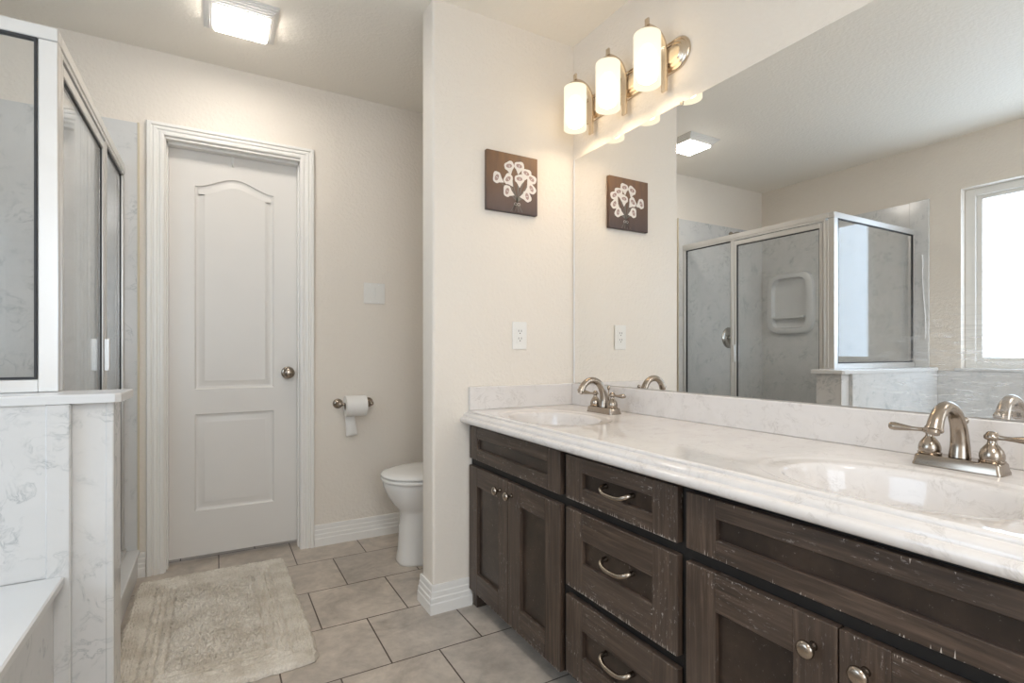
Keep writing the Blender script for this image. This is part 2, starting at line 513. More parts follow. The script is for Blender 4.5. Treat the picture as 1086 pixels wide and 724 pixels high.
# door: leaf, casing, jamb
def panel_door():
    """six-foot-eight two-panel leaf with an arched top panel, front facing -y."""
    x0, x1, z0, z1, yf, th = -0.2015, 0.384, 0.026, 2.036, 3.02, 0.035
    bm = bmesh.new()
    # sunk panel outlines
    def arch(xa, xb, za, zb, rise, n=28):
        pts = [(xa, za), (xb, za), (xb, zb)]
        for i in range(1, n):
            u = i / n
            x = xb + (xa - xb) * u
            s = math.sin(PI * u)
            pts.append((x, zb + rise * (s ** 2) ))
        pts.append((xa, zb)); return pts
    def ring(pts, off):
        n = len(pts); out = []
        area_ = sum(pts[i][0] * pts[(i + 1) % n][1] - pts[(i + 1) % n][0] * pts[i][1] for i in range(n))
        sg = 1 if area_ > 0 else -1
        for i in range(n):
            p0, p1, p2 = Vector(pts[i - 1]), Vector(pts[i]), Vector(pts[(i + 1) % n])
            d1 = (p1 - p0).normalized(); d2 = (p2 - p1).normalized()
            n1 = Vector((-d1.y, d1.x)) * sg; n2 = Vector((-d2.y, d2.x)) * sg
            m = (n1 + n2).normalized(); k = off / max(0.3, m.dot(n1))
            out.append((p1.x + m.x * k, p1.y + m.y * k))
        return out
    top = arch(-0.089, 0.268, 0.850, 1.858, 0.054)
    bot = arch(-0.089, 0.268, 0.247, 0.727, 0.0, 2)
    steps = [(0, 0), (0.004, 0.006), (0.011, 0.009), (0.018, 0.009), (0.040, 0.002), (0.044, 0.002)]
    # front face with two holes, built by triangle fill
    outer = [bm.verts.new((x, yf, z)) for x, z in ((x0, z0), (x1, z0), (x1, z1), (x0, z1))]
    edges = [bm.edges.new((outer[i], outer[(i + 1) % 4])) for i in range(4)]
    for pl in (top, bot):
        rings = []
        for off, dep in steps:
            rings.append([bm.verts.new((x, yf + dep, z)) for x, z in ring(pl, off)])
        n = len(rings[0])
        edges += [bm.edges.new((rings[0][i], rings[0][(i + 1) % n])) for i in range(n)]
        for A, B in zip(rings, rings[1:]):
            for i in range(n):
                bm.faces.new((A[i], A[(i + 1) % n], B[(i + 1) % n], B[i]))
        bm.faces.new(rings[-1])
    bmesh.ops.triangle_fill(bm, use_beauty=True, edges=edges)
    back = [bm.verts.new((v_.co.x, yf + th, v_.co.z)) for v_ in outer]
    for i in range(4):
        j = (i + 1) % 4; bm.faces.new((outer[i], outer[j], back[j], back[i]))
    bm.faces.new(back)
    return bm
leaf = struct(obj('door_1', panel_door(), 'door_paint', auto=25))
b = bmesh.new()
lathe(b, [(0.033, 0.0), (0.033, -0.004), (0.028, -0.008), (0.013, -0.010), (0.011, -0.030), (0.016, -0.036), (0.025, -0.043), (0.029, -0.053), (0.027, -0.063), (0.018, -0.070), (0.0, -0.072)], (0.336, 3.02, 0.925), 'y', 28)
obj('door_knob', b, 'nickel', leaf, smooth=True)
# casing: mitred profile around the opening, lying on the wall
b = bmesh.new()
CAS = [(0.0, 0.0), (0.0, 0.010), (0.006, 0.013), (0.016, 0.013), (0.020, 0.010), (0.026, 0.010), (0.030, 0.015), (0.040, 0.016), (0.044, 0.012), (0.048, 0.012), (0.052, 0.019), (0.066, 0.019), (0.069, 0.014), (0.069, 0.0)]
pth = [(dx0 - 0.004, 0.0), (dx0 - 0.004, dz + 0.006), (dx1 - 0.002, dz + 0.006), (dx1 - 0.002, 0.0)]
rows = []
for i, (x, z) in enumerate(pth):
    sx = -1 if i < 2 else 1
    sz = 0 if i in (0, 3) else 1
    rows.append([b.verts.new((x + sx * o_, D - h_, z + sz * o_ * 0.8)) for o_, h_ in CAS])
for A, B in zip(rows, rows[1:]):
    for j in range(len(CAS) - 1): b.faces.new((A[j], A[j + 1], B[j + 1], B[j]))
struct(obj('trim_1', b, 'white_trim'))
# jamb with door stop
b = bmesh.new()
box(b, dx0 - 0.003, dx0 + 0.002, D - 0.002, D + T, 0, dz); box(b, dx1 - 0.002, dx1 + 0.003, D - 0.002, D + T, 0, dz)
box(b, dx0, dx1, D - 0.002, D + T, dz - 0.006, dz + 0.003)
box(b, dx0 + 0.002, dx0 + 0.008, D + 0.035, D + 0.078, 0, dz - 0.006); box(b, dx1 - 0.008, dx1 - 0.002, D + 0.035, D + 0.078, 0, dz - 0.006)
box(b, dx0 + 0.002, dx1 - 0.002, D + 0.035, D + 0.078, dz - 0.017, dz - 0.006)
struct(obj('trim_2', b, 'white_trim'))
# dark closet behind the door
struct(obj('wall_closet', newbox(dx0 - 0.3, dx1 + 0.3, 3.40, 3.45, 0, 2.2), 'wall_paint'))

# over-door hook
b = bmesh.new()
box(b, 0.070, 0.084, 3.0165, 3.0195, 1.992, 2.036, 0.001)
box(b, 0.070, 0.084, 3.0165, 3.045, 2.0365, 2.0385)
tube(b, smooth_path([(0.077, 3.018, 1.998), (0.077, 3.014, 1.982), (0.077, 3.002, 1.975), (0.077, 2.994, 1.982)], 4), [0.003] * 13, 8)
tag(obj('over_door_hook', b, 'white_plastic', smooth=False), 'small white hook hanging over the top edge of the white door', 'hook')

# window
w_ = struct(obj('window_1', newbox(LW - 0.095, LW - 0.09, WY0 + 0.04, WY1 - 0.04, WZ0 + 0.04, WZ1 - 0.04), 'window_daylight'))
b = bmesh.new()
for (y0, y1, z0, z1) in ((WY0, WY0 + 0.055, WZ0, WZ1), (WY1 - 0.055, WY1, WZ0, WZ1), (WY0 + 0.055, WY1 - 0.055, WZ0, WZ0 + 0.05), (WY0 + 0.055, WY1 - 0.055, WZ1 - 0.05, WZ1)):
    box(b, LW - 0.115, LW - 0.060, y0, y1, z0, z1, 0.003)
for (y0, y1, z0, z1) in ((WY0 + 0.055, WY0 + 0.085, WZ0 + 0.05, WZ1 - 0.05), (WY1 - 0.085, WY1 - 0.055, WZ0 + 0.05, WZ1 - 0.05), (WY0 + 0.085, WY1 - 0.085, WZ0 + 0.05, WZ0 + 0.075), (WY0 + 0.085, WY1 - 0.085, WZ1 - 0.075, WZ1 - 0.05)):
    box(b, LW - 0.105, LW - 0.075, y0, y1, z0, z1, 0.002)
obj('window_frame', b, 'white_plastic', w_)
b = newbox(LW - 0.06, LW + 0.018, WY0 - 0.03, WY1 + 0.03, WZ0 - 0.012, WZ0 + 0.006, 0.004, 2)
obj('window_sill', b, 'acrylic', w_)

# ------------------------------------------------------------------ shower walls, half wall, curb
b = bmesh.new()
box(b, LW, -0.312, D - 0.012, D, 0.0, 2.084)
struct(obj('wall_shower_back_panel', b, 'surround_marble'))
struct(obj('trim_3', newbox(-0.312, -0.304, D - 0.014, D, 0.12, 2.088, 0.002), 'beige_trim'))
b = bmesh.new()
box(b, LW, LW + 0.010, 1.80, D - 0.012, 0.0, 2.07)
box(b, LW, LW + 0.014, 1.685, 1.80, 0.0, 2.075, 0.003)
struct(obj('wall_shower_side_panel', b, 'surround_marble'))
struct(obj('wall_tub_panel', newbox(LW, LW + 0.010, 0.0, 1.685, 0.494, WZ0 - 0.013), 'surround_marble'))

KX = -0.229
b = bmesh.new()
box(b, LW + 0.014, KX, 1.655, 1.800, 0, 0.910, 0.003)
box(b, LW + 0.014, -0.354, 1.6375, 1.655, 0.494, 0.910)
box(b, -0.354, -0.307, 1.6345, 1.655, 0, 0.910, 0.003)
box(b, KX - 0.012, KX + 0.004, 1.652, 1.660, 0, 0.910, 0.002)
struct(obj('wall_half', b, 'surround_marble'))
# cap with clipped corner
b = bmesh.new()
outl = [(LW + 0.0142, 1.632), (-0.220, 1.632), (-0.208, 1.642), (-0.203, 1.814), (LW + 0.0142, 1.814)]
lo = [b.verts.new((x, y, 0.910)) for x, y in outl]; hi = [b.verts.new((x, y, 0.932)) for x, y in outl]
b.faces.new(lo); b.faces.new(hi)
for i in range(5): b.faces.new((lo[i], lo[(i + 1) % 5], hi[(i + 1) % 5], hi[i]))
bmesh.ops.bevel(b, geom=[e for e in b.edges if abs(e.verts[0].co.z - 0.932) < 1e-5 and abs(e.verts[1].co.z - 0.932) < 1e-5], offset=0.004, segments=2, profile=0.5, affect='EDGES')
struct(obj('trim_4', b, 'acrylic'))
# curb and pan
b = bmesh.new()
box(b, -0.44, -0.309, 1.8002, D - 0.012, 0, 0.112, 0.006, 2)
box(b, -0.44, -0.301, 1.8002, D - 0.012, 0.112, 0.130, 0.005, 2)
struct(obj('trim_5', b, 'acrylic'))
struct(obj('floor_shower_pan', newbox(LW + 0.01, -0.44, 1.8002, D - 0.012, 0.0, 0.06), 'acrylic'))

# ------------------------------------------------------------------ bathtub
def ring_cell(bm, cx, cy, rx0, rx1, ry0, ry1, rings, seg=96, expo=2.0, mi=0):
    """rings: list of (a, b, z) from the rim inwards; the outermost ring is joined to the rectangle at rim z."""
    angs = [2 * PI * i / seg for i in range(seg)]
    for (qx, qy) in ((rx0, ry0), (rx1, ry0), (rx1, ry1), (rx0, ry1)):
        angs.append(math.atan2(qy - cy, qx - cx) % (2 * PI))
    angs = sorted(set(round(a, 6) for a in angs))
    rows = []
    zt = rings[0][2]
    row = []
    for a in angs:
        c, s = math.cos(a), math.sin(a)
        tx = ((rx1 - cx) / c if c > 1e-9 else ((rx0 - cx) / c if c < -1e-9 else 1e9))
        ty = ((ry1 - cy) / s if s > 1e-9 else ((ry0 - cy) / s if s < -1e-9 else 1e9))
        t_ = min(tx, ty)
        row.append(bm.verts.new((cx + c * t_, cy + s * t_, zt)))
    rows.append(row)
    for (ra, rb, z) in rings:
        row = []
        for a in angs:
            c, s = math.cos(a), math.sin(a)
            r = 1.0 / ((abs(c) / ra) ** expo + (abs(s) / rb) ** expo) ** (1 / expo)
            row.append(bm.verts.new((cx + c * r, cy + s * r, z)))
        rows.append(row)
    n = len(angs)
    for A, B in zip(rows, rows[1:]):
        for i in range(n):
            f = bm.faces.new((A[i], A[(i + 1) % n], B[(i + 1) % n], B[i])); f.material_index = mi
    f = bm.faces.new(rows[-1]); f.material_index = mi

tub = empty('bathtub', (-0.84, 0.85, 0), 'white drop-in bathtub with a flat deck and marble apron, under the window', 'bathtub')
TX1, TY0, TY1, TZ = -0.322, 0.02, 1.6338, 0.494
b = bmesh.new()
ring_cell(b, (LW + TX1) / 2, (TY0 + TY1) / 2 - 0.0, LW + 0.011, TX1, TY0, TY1,
          [(0.405, 0.66, TZ), (0.395, 0.65, TZ - 0.006), (0.375, 0.63, TZ - 0.03), (0.34, 0.59, TZ - 0.25), (0.29, 0.53, TZ - 0.38), (0.20, 0.43, TZ - 0.41)], 80, 3.2)
strip(b, [(TX1, TY1), (TX1, TY0)], [(0, TZ), (0.004, TZ - 0.003), (0.004, TZ - 0.018), (-0.004, TZ - 0.022)])
obj('tub_shell', b, 'acrylic', tub, auto=30)
b = bmesh.new()
box(b, -0.355, -0.338, TY0, TY1, 0, TZ - 0.018)
obj('apron', b, 'surround_marble', tub)
b = bmesh.new()
lathe(b, [(0.0, 0.004), (0.025, 0.004), (0.03, 0.0)], (-0.84, 0.5, TZ - 0.409), 'z', 20)
obj('drain', b, 'chrome', tub, smooth=True)

# ------------------------------------------------------------------ shower enclosure
SX0, SX1 = -0.392, -0.356
SY = 1.798
sh = empty('shower_enclosure', (-0.37, 1.80, 0.13), 'framed glass shower enclosure in brushed nickel on the curb and half wall', 'shower enclosure')
ZT = 1.877
EB = D - 0.0135     # face of the back panel
b = bmesh.new()
# header over door side: stepped
box(b, SX0, SX1, SY, EB, 1.845, ZT, 0.002)
box(b, SX0 + 0.004, SX1 - 0.004, SY + 0.02, EB, 1.832, 1.845)
obj('door_header', b, 'frame_metal', sh)
b = bmesh.new()
box(b, LW + 0.0155, SX1, SY - 0.034, SY - 0.0005, 1.842, ZT, 0.002)
obj('panel_header', b, 'frame_metal', sh)
b = bmesh.new()
box(b, -0.396, SX1, SY - 0.0338, SY - 0.001, 0.9325, 1.841, 0.002)
box(b, SX0 + 0.002, SX1, SY, SY + 0.018, 0.9325, 1.831, 0.003)
tube(b, [(SX1 - 0.007, SY + 0.024, 0.9325), (SX1 - 0.007, SY + 0.024, 1.831)], 0.0055, 12)
box(b, SX0 + 0.004, SX1 - 0.008, SY + 0.019, SY + 0.040, 0.9325, 1.831, 0.002)
obj('corner_post', b, 'frame_metal', sh)
b = bmesh.new()
box(b, SX0 + 0.002, SX1 - 0.006, 1.8145, SY + 0.040, 0.1305, 0.932, 0.003)
obj('post_foot', b, 'frame_metal', sh)
b = bmesh.new(); box(b, LW + 0.0155, -0.3965, SY - 0.0335, SY - 0.002, 0.9325, 0.966, 0.002)
obj('panel_sill', b, 'frame_metal', sh)
b = bmesh.new(); box(b, LW + 0.0155, LW + 0.04, SY - 0.030, SY - 0.002, 0.967, 1.841, 0.002)
obj('wall_channel', b, 'frame_metal', sh)
b = newbox(LW + 0.0405, -0.3965, SY - 0.030, SY - 0.024, 0.967, 1.841)
gp = obj('glass_panel', b, 'shower_glass', sh)
b = bmesh.new()
for (x0, x1, z0, z1) in ((LW + 0.0405, -0.399, 1.835, 1.8415), (LW + 0.0405, -0.399, 0.9665, 0.972), (-0.404, -0.399, 0.972, 1.835), (LW + 0.0405, LW + 0.046, 0.972, 1.835)):
    box(b, x0, x1, SY - 0.0330, SY - 0.0205, z0, z1)
obj('gasket', b, 'black_gasket', gp)
# mullion, wall jamb, threshold on the door side
b = bmesh.new()
box(b, SX0 + 0.002, SX1 - 0.003, 2.468, 2.492, 0.1425, 1.8315, 0.003)
obj('mullion', b, 'frame_metal', sh)
b = bmesh.new(); box(b, SX0 + 0.002, SX1 - 0.003, 2.905, EB, 0.1425, 1.8315, 0.003)
obj('wall_jamb', b, 'frame_metal', sh)
b = bmesh.new(); box(b, SX0 - 0.005, SX1 + 0.006, SY + 0.02, EB, 0.1305, 0.142, 0.003)
obj('threshold', b, 'frame_metal', sh)
fp = obj('glass_panel', newbox(-0.377, -0.371, 2.4925, 2.9045, 0.1425, 1.8315), 'shower_glass', sh)
b = bmesh.new()
for (y0, y1, z0, z1) in ((2.4925, 2.498, 0.143, 1.831), (2.899, 2.9045, 0.143, 1.831), (2.498, 2.899, 1.825, 1.831), (2.498, 2.899, 0.143, 0.149)):
    box(b, -0.380, -0.368, y0, y1, z0, z1)
obj('gasket', b, 'black_gasket', fp)
gd = obj('glass_door', newbox(-0.377, -0.371, 1.858, 2.447, 0.185, 1.795), 'shower_glass', sh)
b = bmesh.new()
for (y0, y1, z0, z1) in ((1.8400, 1.8585, 0.15, 1.8245), (2.4455, 2.4665, 0.15, 1.8245), (1.8585, 2.4455, 1.7945, 1.8245), (1.8585, 2.4455, 0.15, 0.1855)):
    box(b, -0.385, -0.363, y0, y1, z0, z1, 0.002)
obj('door_frame', b, 'frame_metal', gd)
b = bmesh.new()
for (y0, y1, z0, z1) in ((1.8585, 1.863, 0.186, 1.794), (2.441, 2.4455, 0.186, 1.794), (1.863, 2.441, 1.789, 1.794), (1.863, 2.441, 0.186, 0.191)):
    box(b, -0.380, -0.368, y0, y1, z0, z1)
obj('gasket', b, 'black_gasket', gd)
b = bmesh.new()
box(b, -0.403, -0.3855, 2.448, 2.462, 0.965, 1.085, 0.002)
box(b, -0.3625, -0.345, 2.448, 2.462, 0.965, 1.085, 0.002)
obj('handle', b, 'frame_metal', gd)

# shower fittings on the far shower wall
b = bmesh.new()
lathe(b, [(0.0, -0.012), (0.018, -0.012), (0.030, -0.004), (0.030, 0.0)], (-0.93, D - 0.0125, 2.02), 'y', 24)
tube(b, smooth_path([(-0.93, D - 0.02, 2.02), (-0.93, D - 0.07, 2.03), (-0.93, D - 0.12, 2.005), (-0.93, D - 0.15, 1.97)], 5), 0.009, 12)
showerh = tag(obj('shower_sprayer', b, 'dark_chrome', smooth=True), 'small chrome shower head on an arm high on the shower end wall', 'shower head')
b = bmesh.new()
lathe(b, [(0.008, 0.05), (0.012, 0.03), (0.016, 0.02), (0.032, 0.0), (0.032, -0.008), (0.0, -0.008)], (0, 0, 0), 'z', 24)
bmesh.ops.rotate(b, verts=b.verts, cent=(0, 0, 0), matrix=Matrix.Rotation(math.radians(-35), 3, 'X'))
bmesh.ops.translate(b, verts=b.verts, vec=(-0.93, D - 0.165, 1.945))
ho = obj('spray_face', b, 'dark_chrome', smooth=True); ho.parent = showerh
b = bmesh.new()
lathe(b, [(0.0, -0.014), (0.035, -0.014), (0.07, -0.010), (0.085, -0.004), (0.088, 0.0)], (-0.905, D - 0.0125, 1.154), 'y', 36)
valve = tag(obj('shower_valve', b, 'dark_chrome', smooth=True), 'round chrome shower valve plate with one lever on the shower end wall', 'shower valve')
b = bmesh.new()
lathe(b, [(0.0, -0.06), (0.018, -0.058), (0.024, -0.045), (0.024, -0.0145)], (-0.905, D - 0.0125, 1.154), 'y', 20)
tube(b, [(-0.905, D - 0.062, 1.154), (-0.928, D - 0.064, 1.12), (-0.941, D - 0.064, 1.095)], [0.008, 0.007, 0.005], 10)
h2 = obj('lever', b, 'dark_chrome', smooth=True); h2.parent = valve

# moulded soap niche on the left shower wall
def niche():
    bm = bmesh.new()
    y0, y1, z0, z1 = 2.46, 2.865, 1.185, 1.70
    cy, cz = (y0 + y1) / 2, (z0 + z1) / 2
    n = 48
    def sup(ay, az, x, ex, bow=0.0):
        row = []
        for i in range(n):
            a = 2 * PI * i / n
            c, s = math.cos(a), math.sin(a)
            r = 1.0 / ((abs(c) / ay) ** ex + (abs(s) / az) ** ex) ** (1 / ex)
            row.append(bm.verts.new((x, cy + c * r, cz + s * r)))
        return row
    X = LW + 0.0105
    hy, hz = (y1 - y0) / 2, (z1 - z0) / 2
    rows = [sup(hy, hz, X, 5), sup(hy - 0.003, hz - 0.003, X + 0.034, 5), sup(hy - 0.02, hz - 0.015, X + 0.044, 5),
            sup(hy - 0.052, hz - 0.045, X + 0.040, 6), sup(hy - 0.062, hz - 0.055, X + 0.005, 6), sup(hy - 0.07, hz - 0.062, X + 0.002, 6)]
    for A, B in zip(rows, rows[1:]):
        for i in range(n): bm.faces.new((A[i], A[(i + 1) % n], B[(i + 1) % n], B[i]))
    bm.faces.new(rows[-1])
    return bm
ni = tag(obj('soap_niche', niche(), 'acrylic', auto=50), 'moulded white soap niche with one shelf on the long shower wall', 'soap niche')
b = newbox(LW + 0.013, LW + 0.060, 2.528, 2.797, 1.315, 1.335, 0.006, 2)
so = obj('shelf', b, 'acrylic'); so.parent = ni
# loose caulk strip beside the wall channel
b = bmesh.new()
tube(b, smooth_path([(LW + 0.0185, 1.722, 1.70), (LW + 0.022, 1.716, 1.63), (LW + 0.019, 1.720, 1.56), (LW + 0.019, 1.712, 1.40), (LW + 0.019, 1.702, 1.25), (LW + 0.0185, 1.704, 1.12)], 6), 0.005, 8, flat=(1.4, 0.6))
tag(obj('caulk_strip', b, 'caulk', smooth=True), 'loose crooked strip of white caulk on the marble beside the shower glass', 'caulk strip')

# ------------------------------------------------------------------ vanity cabinet
VY0, VY1 = 0.155, 1.9555
XF = 0.900
van = empty('vanity_cabinet', (1.16, 1.05, 0), 'long dark brown double vanity cabinet with chipped shaker doors and drawers', 'vanity cabinet')
b = bmesh.new()
xb0, xb1 = 0.920, 1.434
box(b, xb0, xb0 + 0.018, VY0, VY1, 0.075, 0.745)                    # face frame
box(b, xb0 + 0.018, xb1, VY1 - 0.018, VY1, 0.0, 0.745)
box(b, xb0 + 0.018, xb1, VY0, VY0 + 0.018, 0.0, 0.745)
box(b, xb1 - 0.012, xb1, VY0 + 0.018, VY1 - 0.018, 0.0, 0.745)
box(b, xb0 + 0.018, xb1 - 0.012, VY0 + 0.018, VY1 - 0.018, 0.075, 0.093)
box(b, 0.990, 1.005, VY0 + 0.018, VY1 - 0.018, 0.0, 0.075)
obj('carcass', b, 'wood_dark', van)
b = bmesh.new(); box(b, xb0, 0.985, VY1 - 0.045, VY1 - 0.0185, 0.0, 0.0745, 0.002)
obj('foot', b, 'wood_upright', van)
b = bmesh.new(); box(b, xb0, 0.985, VY0 + 0.0185, VY0 + 0.045, 0.0, 0.0745, 0.002)
obj('foot', b, 'wood_upright', van)

def chips(bm, y0, y1, z, n, mi, up=1):
    """flaked-off paint along an edge: thin ragged slivers."""
    for _ in range(n):
        y = random.uniform(y0, y1); w_ = random.uniform(0.0004, 0.0014); h_ = 0.001 + 0.013 * random.random() ** 3
        x = XF - 0.0003
        pts = [(x, y - w_, z), (x, y + w_, z), (x, y + w_ * random.uniform(-0.5, 0.6), z + up * h_)]
        quad(bm, pts, mi)

def shaker(y0, y1, z0, z1, stile, rt, rb, chip=(0, 0)):
    """five-piece front: mat 0 upright grain, 1 level grain, 2 chips."""
    bm = bmesh.new()
    xb = 0.919
    bv = 0.0015
    box(bm, XF, xb, y1 - stile, y1, z0, z1, bv, 1, 0)
    box(bm, XF, xb, y0, y0 + stile, z0, z1, bv, 1, 0)
    box(bm, XF + 0.0002, xb, y0 + stile, y1 - stile, z1 - rt, z1, bv, 1, 1)
    box(bm, XF + 0.0002, xb, y0 + stile, y1 - stile, z0, z0 + rb, bv, 1, 1)
    tall = (z1 - z0) > 0.35
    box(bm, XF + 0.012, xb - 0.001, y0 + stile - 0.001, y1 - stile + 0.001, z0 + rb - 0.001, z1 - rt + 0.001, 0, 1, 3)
    if chip[0]: chips(bm, y0 + 0.003, y1 - 0.003, z0 + 0.0012, chip[0], 2, 1)
    if chip[1]: chips(bm, y0 + 0.003, y1 - 0.003, z1 - 0.0012, chip[1], 2, -0.6)
    return bm
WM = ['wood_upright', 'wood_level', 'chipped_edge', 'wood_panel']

def knob(parent, y, z):
    bm = bmesh.new()
    lathe(bm, [(0.008, 0.0), (0.006, -0.004), (0.005, -0.012), (0.0075, -0.016), (0.0140, -0.020), (0.0158, -0.0245), (0.0145, -0.029), (0.009, -0.032), (0.0, -0.0330)], (XF - 0.0002, y, z), 'x', 24)
    obj('knob', bm, 'nickel', van, smooth=True).parent = parent

def pull(parent, y, z, xs):
    bm = bmesh.new()
    pts = [(xs, y + 0.052, z + 0.004), (xs - 0.014, y + 0.052, z + 0.003), (xs - 0.024, y + 0.046, z - 0.001), (xs - 0.030, y + 0.028, z - 0.007), (xs - 0.031, y, z - 0.009),
           (xs - 0.030, y - 0.028, z - 0.007), (xs - 0.024, y - 0.046, z - 0.001), (xs - 0.014, y - 0.052, z + 0.003), (xs, y - 0.052, z + 0.004)]
    rr = [0.0072, 0.0068, 0.0062, 0.0058, 0.0062, 0.0058, 0.0062, 0.0068, 0.0072]
    tube(bm, smooth_path(pts, 5), lerp_list(rr, 5), 12)
    o = obj('handle', bm, 'nickel', van, smooth=True); o.parent = parent

def reparent_fix(o):  # children of a part share the part's frame
    o.location = (0, 0, 0)

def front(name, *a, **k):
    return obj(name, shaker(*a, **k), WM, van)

front('false_front', 1.2945, 1.934, 0.606, 0.738, 0.068, 0.045, 0.045, chip=(40, 12))
d = front('cabinet_door', 1.6185, 1.940, 0.072, 0.577, 0.072, 0.076, 0.084, chip=(40, 12)); knob(d, 1.672, 0.534)
d = front('cabinet_door', 1.2945, 1.6165, 0.072, 0.577, 0.084, 0.070, 0.084, chip=(70, 20)); knob(d, 1.588, 0.534)
d = front('drawer', 0.836, 1.264, 0.607, 0.735, 0.078, 0.042, 0.043, chip=(160, 20)); pull(d, 1.040, 0.673, XF + 0.0098)
d = front('drawer', 0.836, 1.264, 0.352, 0.580, 0.078, 0.077, 0.085, chip=(200, 40)); pull(d, 1.040, 0.478, XF + 0.0098)
d = front('drawer', 0.836, 1.264, 0.095, 0.324, 0.078, 0.077, 0.077, chip=(160, 30)); pull(d, 1.040, 0.226, XF + 0.0098)
front('false_front', 0.171, 0.811, 0.606, 0.730, 0.078, 0.040, 0.040, chip=(40, 12))
d = front('cabinet_door', 0.4895, 0.811, 0.072, 0.577, 0.077, 0.080, 0.084, chip=(30, 30)); knob(d, 0.529, 0.528)
d = front('cabinet_door', 0.171, 0.4865, 0.072, 0.577, 0.077, 0.080, 0.084, chip=(30, 30)); knob(d, 0.445, 0.528)
for o in van.children:
    for c_ in o.children: reparent_fix(c_)

# ------------------------------------------------------------------ countertop with moulded basins
TOPZ = 0.797
XE = 0.905
ctr = empty('countertop', (1.16, 1.05, 0.75), 'glossy white cultured marble countertop with stepped edge and two moulded sinks', 'countertop')
SINKS = [(0.485, 'near'), (1.61, 'far')]
b = bmesh.new()
XB = A_ - 0.0005
for (ya, yb) in ((VY0 - 0.02, 0.215), (0.755, 1.335), (1.885, P0 - 0.0003)):
    quad(b, [(XE, ya, TOPZ), (XB, ya, TOPZ), (XB, yb, TOPZ), (XE, yb, TOPZ)])
EDGE = [(0.0, 0.797), (0.003, 0.7965), (0.0055, 0.7945), (0.0065, 0.7915), (0.0065, 0.7885), (0.0075, 0.7875), (0.013, 0.7870), (0.0185, 0.7850), (0.0220, 0.7815), (0.0240, 0.7770), (0.0245, 0.7730), (0.0255, 0.7722), (0.030, 0.7718), (0.0350, 0.7700), (0.0380, 0.7665), (0.039, 0.762), (0.0385, 0.7555), (0.035, 0.7505), (0.029, 0.7475), (-0.02, 0.7475)]
strip(b, [(XE, P0 - 0.0003), (XE, VY0 - 0.02)], [(-o, z) for o, z in EDGE])
quad(b, [(XE + 0.02, P0 - 0.0003, 0.7475), (XE + 0.02, VY0 - 0.02, 0.7475), (XB, VY0 - 0.02, 0.7475), (XB, P0 - 0.0003, 0.7475)])
quad(b, [(XE, VY0 - 0.02, TOPZ), (XB, VY0 - 0.02, TOPZ), (XB, VY0 - 0.02, 0.7475), (XE, VY0 - 0.02, 0.7475)])
bmesh.ops.delete(b, geom=[f for f in b.faces if abs(f.calc_center_median().z - 0.7475) < 1e-5], context='FACES')
slab = obj('slab', b, 'counter_marble', ctr, auto=40)
for cy, nm in SINKS:
    b = bmesh.new()
    ring_cell(b, 1.09, cy, XE, XB, cy - 0.27 if nm == 'near' else 1.335, cy + 0.27 if nm == 'near' else 1.885,
              [(0.182, 0.252, 0.797), (0.178, 0.248, 0.7962), (0.172, 0.242, 0.7935), (0.166, 0.234, 0.7925), (0.152, 0.207, 0.7920), (0.147, 0.200, 0.7905), (0.1435, 0.196, 0.785), (0.140, 0.193, 0.775),
               (0.134, 0.186, 0.75), (0.124, 0.174, 0.715), (0.105, 0.150, 0.685), (0.075, 0.105, 0.668), (0.04, 0.05, 0.662), (0.022, 0.022, 0.661)], 112, 2.15)
    so = obj('sink_basin', b, 'counter_marble', ctr, smooth=True)
    so.data.set_sharp_from_angle(angle=math.radians(60))
    b = bmesh.new()
    lathe(b, [(0.0, 0.004), (0.014, 0.004), (0.016, 0.0015), (0.024, 0.0025), (0.028, 0.0)], (1.09, cy, 0.6618), 'z', 24)
    dr = obj('drain', b, 'nickel', ctr, smooth=True); dr.parent = so; dr.location = (0, 0, 0)
    # overflow slot hint stays inside the basin wall
obj('backsplash', newbox(A_ - 0.020, A_ - 0.0003, VY0 - 0.02, P0 - 0.0005, TOPZ, 0.893, 0.003, 2), 'counter_marble', ctr)
obj('side_splash', newbox(0.902, A_ - 0.0203, P0 - 0.019, P0 - 0.0005, TOPZ, 0.893, 0.003, 2), 'counter_marble', ctr)

